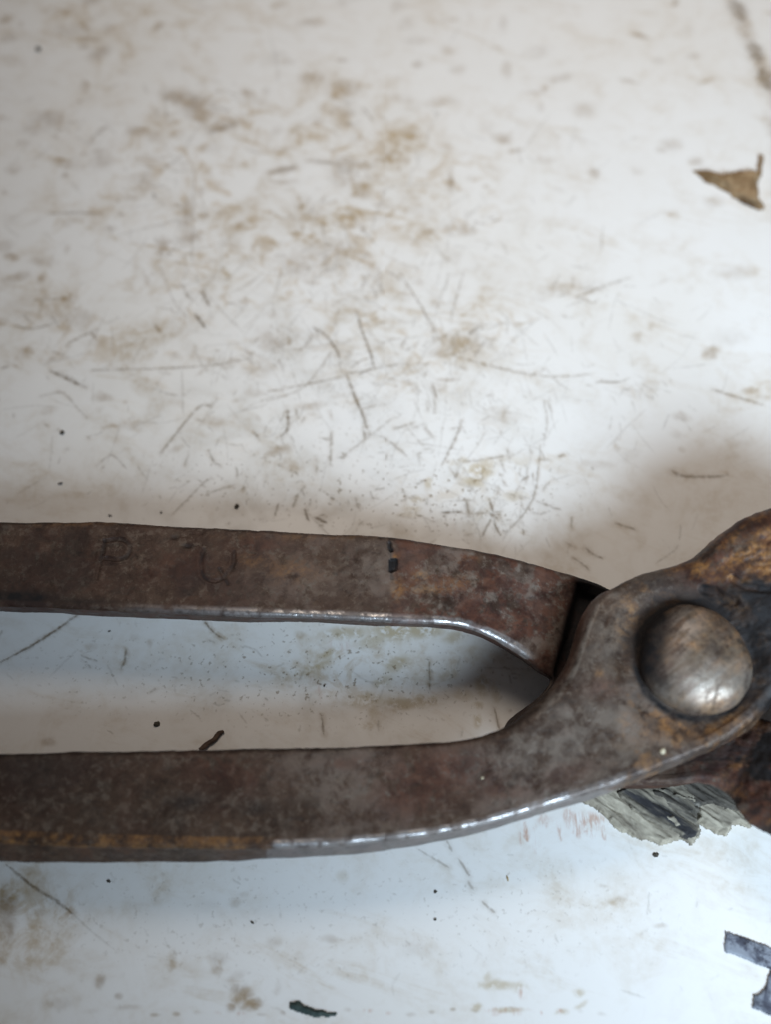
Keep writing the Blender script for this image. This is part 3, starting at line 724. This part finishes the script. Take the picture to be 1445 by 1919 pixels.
pincers = empty('pincers', (float(RIV[0]), float(RIV[1]), 0))
tag(pincers, 'old rusty steel pincers with domed rivet lying on the white table', 'pincers')
finish_half('handle', STA, paint_A, carve_A, pincers, 'lower handle ending in the plate that carries the rivet')
finish_half('handle', STB, paint_B, carve_B, pincers, 'upper handle stamped with worn letters, passing under the other')

def build_rivet():
    R = 105*mmpp(1310, 1228, 17.3)
    prof = [(R*.86, -2.2), (R*.90, -1.2), (R*.95, -.5)]
    for a in np.linspace(0, math.pi/2, 44):
        c, s_ = math.cos(a), math.sin(a)
        prof.append((R*c**.80 if c > 1e-6 else 0, 3.1*s_**.95))
    prof = np.array(prof); n = 160
    th = np.linspace(0, 2*math.pi, n, endpoint=False)
    wob = 1+.022*np.cos(2*(th+.6))+.012*np.cos(3*th+1)
    X = RIV[0]+prof[:, 0][:, None]*np.cos(th)*wob; Y = RIV[1]+prof[:, 0][:, None]*np.sin(th)*wob*1.03
    Z = 15.5+prof[:, 1][:, None]+0*th
    V = np.stack([X, Y, Z], -1)
    nn = grid_normals(V)
    br = f2((X*.8+Y*.6)*.5, (Y*.8-X*.6)*3.2, 3, 331)
    amp = (f3(X*.30, Y*.30, Z*.30, 2, 301)-.5)*.45+(f3(X*1.5, Y*1.5, Z*1.5, 2, 311)-.5)*.03
    u, v = pix(V.reshape(-1, 3)); u = u.reshape(X.shape); v = v.reshape(X.shape)
    cr = line(u, v, [(1348,1282),(1342,1305),(1336,1330)], 4)+.6*line(u, v, [(1330,1290),(1322,1318)], 3)
    amp = amp-.04*np.clip(cr, 0, 1)+(br-.5)*.05-.15*G(u,v,1358,1190,6,5)
    V = V+nn*amp[..., None]
    m = f2(X*.6, Y*.6, 3, 321)
    rt = np.hypot(u-1310, v-1226)
    rust = .5*G(u,v,1285,1275,24,30)+.4*sst(.45,.7,m)+.35*G(u,v,1250,1200,40,50)
    orange = .35*sst(.45,.62,f2(X*.5,Y*.5,4,341))+.8*G(u,v,1302,1212,16,10)+.5*G(u,v,1315,1150,18,14)+.45*G(u,v,1385,1185,8,26,-.3)+.5*G(u,v,1360,1310,46,12,-.4)+.3*G(u,v,1290,1180,40,26)
    grime_shade = 1.4*G(u,v,1220,1212,30,75,.1)+.5*G(u,v,1250,1285,26,14,.7)+.5*cr+.6*G(u,v,1235,1160,24,22)+.9*(np.arange(len(prof))[:, None] < 4)  # left flank darkened, foot rim shade painted in, crack lines dirty
    polish_glint = .08+.9*G(u,v,1335,1278,62,34)+.35*G(u,v,1290,1170,26,60,.3)*sst(.35,.6,br)+.3*G(u,v,1250,1300,30,12,.6)  # dome highlight and upper sheen painted into the colour
    polish_glint = polish_glint*(.5+.7*sst(.3,.6,br))
    polish_glint = polish_glint*(.75+.35*sst(.35,.6,m))*(1-np.clip(grime_shade, 0, 1))
    bare = .9+0*u
    F = grid_faces(len(prof), n, True)[:, ::-1]
    at_ = {k: np.clip(a, 0, 1).ravel() for k, a in dict(rust=rust, orange=orange, grime_shade=grime_shade, polish_glint=polish_glint, bare=bare).items()}
    o = mesh_obj('rivet', V.reshape(-1, 3), F, steel_material('worn_rivet_steel', .43, (.46, .40, .34), (.165, .122, .082)), pincers, True, at_)
    return o
build_rivet()

# ------------------------------------------------------------------ torn wood flake under the joint, made of ragged slivers
def inside(px, py, poly):
    r = np.zeros(px.shape, bool); j = len(poly)-1
    for i in range(len(poly)):
        xi, yi = poly[i]; xj, yj = poly[j]
        c = ((yi > py) != (yj > py)) & (px < (xj-xi)*(py-yi)/((yj-yi)+1e-12)+xi)
        r ^= c; j = i
    return r
def patch(name, poly_px, z0, height, mat, parent=None, res=.14, edge=.5, hf=None, seed=0, rag=.25, attrs=None):
    """a slab with a traced outline: closed top, steep rim, flat underside"""
    P = at([p[0] for p in poly_px], [p[1] for p in poly_px], z0)[:, :2]
    poly = [tuple(p) for p in P]
    lo = P.min(0)-1; hi = P.max(0)+1
    nx = int((hi[0]-lo[0])/res)+2; ny = int((hi[1]-lo[1])/res)+2
    X, Y = np.meshgrid(lo[0]+np.arange(nx)*res, lo[1]+np.arange(ny)*res, indexing='ij')
    wx = X+(f2(X*1.6, Y*1.6, 3, seed+400)-.5)*rag*2; wy = Y+(f2(X*1.6, Y*1.6, 3, seed+410)-.5)*rag*2
    ins = inside(wx, wy, poly)
    d, _ = seg_dist(wx, wy, poly+[poly[0]])
    sd = np.where(ins, d, -d)
    Z = z0+height*sst(0, edge, sd)*(1+(hf(X, Y) if hf else 0))
    keep = sd > -res*.9
    idx = -np.ones(X.shape, int); idx[keep] = np.arange(keep.sum())
    T = np.stack([X, Y, Z], -1)[keep]; Bt = T.copy(); Bt[:, 2] = z0-.05
    nT = len(T)
    a, b, c, e = idx[:-1, :-1], idx[1:, :-1], idx[1:, 1:], idx[:-1, 1:]
    ok = (a >= 0) & (b >= 0) & (c >= 0) & (e >= 0)
    Q = np.stack([a[ok], b[ok], c[ok], e[ok]], -1)
    edges = {}
    for q in Q:
        for i in range(4):
            k = (q[i], q[(i+1) % 4])
            if (k[1], k[0]) in edges: del edges[(k[1], k[0])]
            else: edges[k] = 1
    side = [(k[1], k[0], k[0]+nT, k[1]+nT) for k in edges]
    F = np.vstack([Q, Q[:, ::-1]+nT, np.array(side)]) if len(side) else Q
    return mesh_obj(name, np.vstack([T, Bt]), F, mat, parent, True)
M_WOODGREY = simple('weathered_grey_wood', (.085,.075,.060), (.27,.235,.18), 300, .85, .0006, (.03,.028,.03), (.30, 3.0, 1), .62)
M_WOODPALE = simple('pale_torn_wood', (.25,.215,.165), (.46,.405,.31), 300, .85, .0005, (.11,.085,.06), (.45, 2.2, 1), .62)
M_WOODDARK = simple('blackened_wood', (.030,.026,.022), (.125,.108,.086), 330, .8, .0004, (.22,.20,.17), (.35, 2.6, 1), .62)
flake_root = empty('wood_flake', at(1240, 1520, 0.))
tag(flake_root, 'torn grey wood flake with ragged layered edge under the pincers joint', 'wood flake')
def ridge(s, k=.6):
    c, q = math.cos(-.66), math.sin(-.66)
    return lambda X, Y: (f2((X*c+Y*q)*.35, (-X*q+Y*c)*2.0, 4, s)-.5)*2*k
for poly, z0, h, mat, sd in [
    ([(1085,1500),(1130,1478),(1200,1465),(1270,1480),(1300,1520),(1315,1556),(1300,1583),(1275,1573),(1262,1578),(1238,1583),(1200,1571),(1160,1556),(1137,1532),(1112,1512)], .0, .55, M_WOODPALE, 1),
    ([(1150,1484),(1200,1462),(1270,1455),(1300,1490),(1308,1530),(1312,1560),(1298,1576),(1262,1562),(1225,1548),(1180,1520)], .35, .65, M_WOODGREY, 2),
    ([(1215,1478),(1258,1482),(1300,1500),(1312,1520),(1290,1530),(1250,1515)], .85, .35, M_WOODDARK, 3),
    ([(1262,1468),(1320,1450),(1366,1462),(1396,1492),(1413,1530),(1404,1554),(1388,1546),(1372,1548),(1360,1570),(1342,1562),(1322,1551),(1308,1538),(1300,1500)], .0, .6, M_WOODPALE, 4),
    ([(1270,1468),(1322,1452),(1366,1464),(1392,1492),(1400,1520),(1370,1522),(1330,1510),(1300,1515),(1285,1490)], .45, .6, M_WOODDARK, 5),
    ([(1306,1460),(1345,1452),(1378,1472),(1392,1496),(1372,1488),(1340,1472)], .85, .55, M_WOODPALE, 6),
    ([(1240,1520),(1262,1528),(1282,1548),(1268,1550),(1246,1536)], .85, .35, M_WOODPALE, 7),
    ([(1228,1470),(1262,1485),(1310,1498),(1306,1505),(1262,1496),(1230,1482)], .95, .4, M_WOODGREY, 8)]:
    patch('sliver', poly, z0*1.5, h*1.6, mat, flake_root, .13, .35, ridge(sd*13), sd, .3)

# ------------------------------------------------------------------ brown scrap, upper right
M_BROWN = simple('brown_bark', (.20,.12,.055), (.36,.24,.13), 260, .8, .0003, (.10,.055,.025), (1, 1.6, 1), .5)
scrap = patch('bark_scrap', [(1300,318),(1322,318),(1350,328),(1378,322),(1412,318),(1420,322),(1422,290),(1431,290),(1428,325),(1420,345),(1424,372),(1434,388),(1424,393),(1395,381),(1355,356),(1320,338)], 0., .9, M_BROWN, None, .16, .9, lambda X, Y: (f2(X*.5, Y*.5, 3, 44)-.5)*1.2, 9, .25)
rebase(scrap)
tag(scrap, 'brown triangular bark scrap near the right edge of the table', 'bark scrap')

# ------------------------------------------------------------------ worn black letter on the board, lower right
tm = NT('worn_black_lettering')
nz = tm.noise(520, 7, .65, .3, tm.map(scale=(.7, 1.6, 1), rot=(0, 0, .5)))
cc = tm.mix(tm.ramp(nz, .40, .56), (.022, .021, .032), (.07, .075, .10))
cc = tm.mix(tm.mul(tm.ramp(tm.noise(420, 7, .68, .5), .43, .56), .85), cc, (.27, .29, .33))
M_LET = tm.out(cc, .55, 0., tm.bump(nz, .0002, .6), .4)
L_poly = [(1361,1746),(1376,1752),(1398,1757),(1445,1777),(1520,1808),(1505,1850),(1480,1842),(1462,1888),(1500,1902),(1494,1925),(1450,1905),(1411,1888),(1414,1866),(1427,1862),(1438,1845),(1445,1816),(1430,1810),(1395,1795),(1359,1783)]
let = patch('painted_letter', L_poly, 0., .12, M_LET, None, .13, .2, None, 12, .12)
rebase(let)
tag(let, 'worn black painted letter stroke at the lower right of the board', 'lettering')

# ------------------------------------------------------------------ loose bits
def crumb(name, px, py, z0, rpx, mat, label, cat, group=None, stretch=1., ang=0., flat=.6, seed=0):
    r = (.66 if rpx >= 6.4 else .48)*rpx*mmpp(px, py, z0); c = at(px, py, z0)
    nu, nv = 9, 14
    th = np.linspace(0, math.pi, nu)[:, None]; ph = np.linspace(0, 2*math.pi, nv, endpoint=False)[None]
    X = np.sin(th)*np.cos(ph); Y = np.sin(th)*np.sin(ph); Z = np.cos(th)+0*ph
    k = .35+1.3*f3(X*1.5+seed*3.1, Y*1.5, Z*1.5, 3, 500+seed)
    X, Y, Z = X*k*stretch, Y*k/math.sqrt(stretch), Z*k*flat
    ca, sa = math.cos(ang), math.sin(ang)
    V = np.stack([c[0]+r*(X*ca-Y*sa), c[1]+r*(X*sa+Y*ca), z0+r*(Z+flat*.55)], -1).reshape(-1, 3)
    o = mesh_obj(name, V, grid_faces(nu, nv, True), mat, None, False)
    rebase(o)
    return tag(o, label, cat, group)
M_DIRT = simple('dark_dirt', (.035,.03,.024), (.13,.11,.08), 2500, .8, .0001)
M_PALE = simple('cream_grit', (.52,.44,.30), (.66,.58,.42), 2500, .6, .0001)
M_TAN = simple('straw_tan', (.30,.20,.09), (.46,.34,.17), 1800, .7, .0001)
M_STRAW = simple('brown_splinter_wood', (.07,.042,.03), (.13,.085,.06), 900, .75, .0002, None, (.4, 2, 1), .65)
M_GREEN = simple('dark_green_paint', (.018,.035,.032), (.06,.085,.075), 700, .6, .0002)
GD = 'dark dirt crumbs scattered on the white table'
for i, (x, y, r, st, an, lb) in enumerate([
    (443, 950, 6.5, 1.2, 1.2, 'dark crumb just above the upper handle, near its middle'),
    (293, 1357, 7.5, 1.1, .3, 'black crumb between the handles, close above the lower handle'),
    (116, 811, 6.5, 1.1, .8, 'grey-green crumb on the white table at left, below a brown gouge'),
    (71, 92, 7, 1.1, .0, 'dark blurred crumb alone in the upper left corner of the table'),
    (112, 906, 5, 1.7, .2, 'olive crumb at left, above the upper handle stamped with a P'),
    (205, 966, 4, 1.8, -.1, 'tiny black crumb touching the back edge of the upper handle'),
    (301, 960, 4, 1.2, 1.4, 'small dark crumb behind the upper handle, between letters P and U'),
    (1230, 1602, 6.5, 1.3, .2, 'black crumb just below the torn wood flake'),
    (817, 1671, 6, 1.0, 1.5, 'brown crumb below the lower handle, upper of a close pair'),
    (816, 1723, 5.5, 1.1, .1, 'brown crumb below the lower handle, lower of a close pair'),
    (203, 1652, 5.5, 1.4, -.4, 'dark crumb below the left end of the lower handle'),
    (472, 1729, 5, 1.5, -.5, 'small dark crumb alone in the bluish strip below the handles'),
    (297, 1183, 0, 1, 0, None), (204, 1183, 4, 1.8, .1, 'dark oblong crumb just under the upper handle near letter P'),
    (607, 1285, 4, 1.2, 1., 'black crumb in the middle of the gap between the handles')]):
    if r: crumb('dirt_crumb', x, y, -.05, r, M_DIRT, lb, 'crumb', GD, st, an, .55, i)
GP = 'pale grains stuck on the lower handle'
for i, (x, y, z, r, lb) in enumerate([
    (1243, 1408, 15.0, 7.5, 'round cream grain on the joint plate below the rivet'),
    (905, 1458, 12.4, 5.5, 'cream grain on the lower handle before it widens'),
    (1062, 1322, 13.9, 5.5, 'cream grain on the joint plate near the gap between handles')]):
    crumb('cream_grain', x, y, z, r, M_PALE, lb, 'grain', GP, 1.15, .5, .5, 40+i)
crumb('cream_grain', 750, 1087, 11.65, 2.6, M_PALE, 'tiny cream grain on the rusty patch of the upper handle', 'grain', None, 1.1, .2, .5, 51)
crumb('straw_bit', 952, 1646, -.05, 5, M_TAN, 'short yellow straw bit below the lower handle', 'straw bit', None, 2.2, -1.35, .5, 60)
def rod(name, p0, p1, r, mat, label, cat):
    a, b = at(*p0, r*.7), at(*p1, r*.7)
    d = (b-a); L = np.linalg.norm(d); d /= L
    side = np.cross(d, [0, 0, 1]); up = np.array([0, 0, 1.])
    nu, nv = 22, 10; V = []
    for i in range(nu):
        t = i/(nu-1); rr = r*(.45+.55*min(1, 6*min(t, 1-t)+.15))
        c = a+d*L*t+side*.12*math.sin(t*5)
        for j in range(nv):
            q = 2*math.pi*j/nv; k = rr*(1+.25*math.sin(j*7.1+i*.6))
            V.append(c+side*k*math.cos(q)+up*k*.7*math.sin(q))
    o = mesh_obj(name, np.array(V), grid_faces(nu, nv, True), mat, None, True)
    rebase(o); return tag(o, label, cat)
rod('splinter', (372, 1404), (419, 1371), .30, M_STRAW, 'brown splinter poking out behind the lower handle', 'splinter')
pf = patch('paint_fleck', [(541,1879),(556,1876),(575,1884),(592,1893),(630,1898),(626,1905),(585,1905),(565,1897),(543,1890)], 0., .35, M_GREEN, None, .13, .3, lambda X, Y: (f2(X*.8, Y*.8, 2, 45)-.5)*1.0, 14, .2)
rebase(pf); tag(pf, 'dark green paint fleck at the bottom edge of the picture', 'paint fleck')
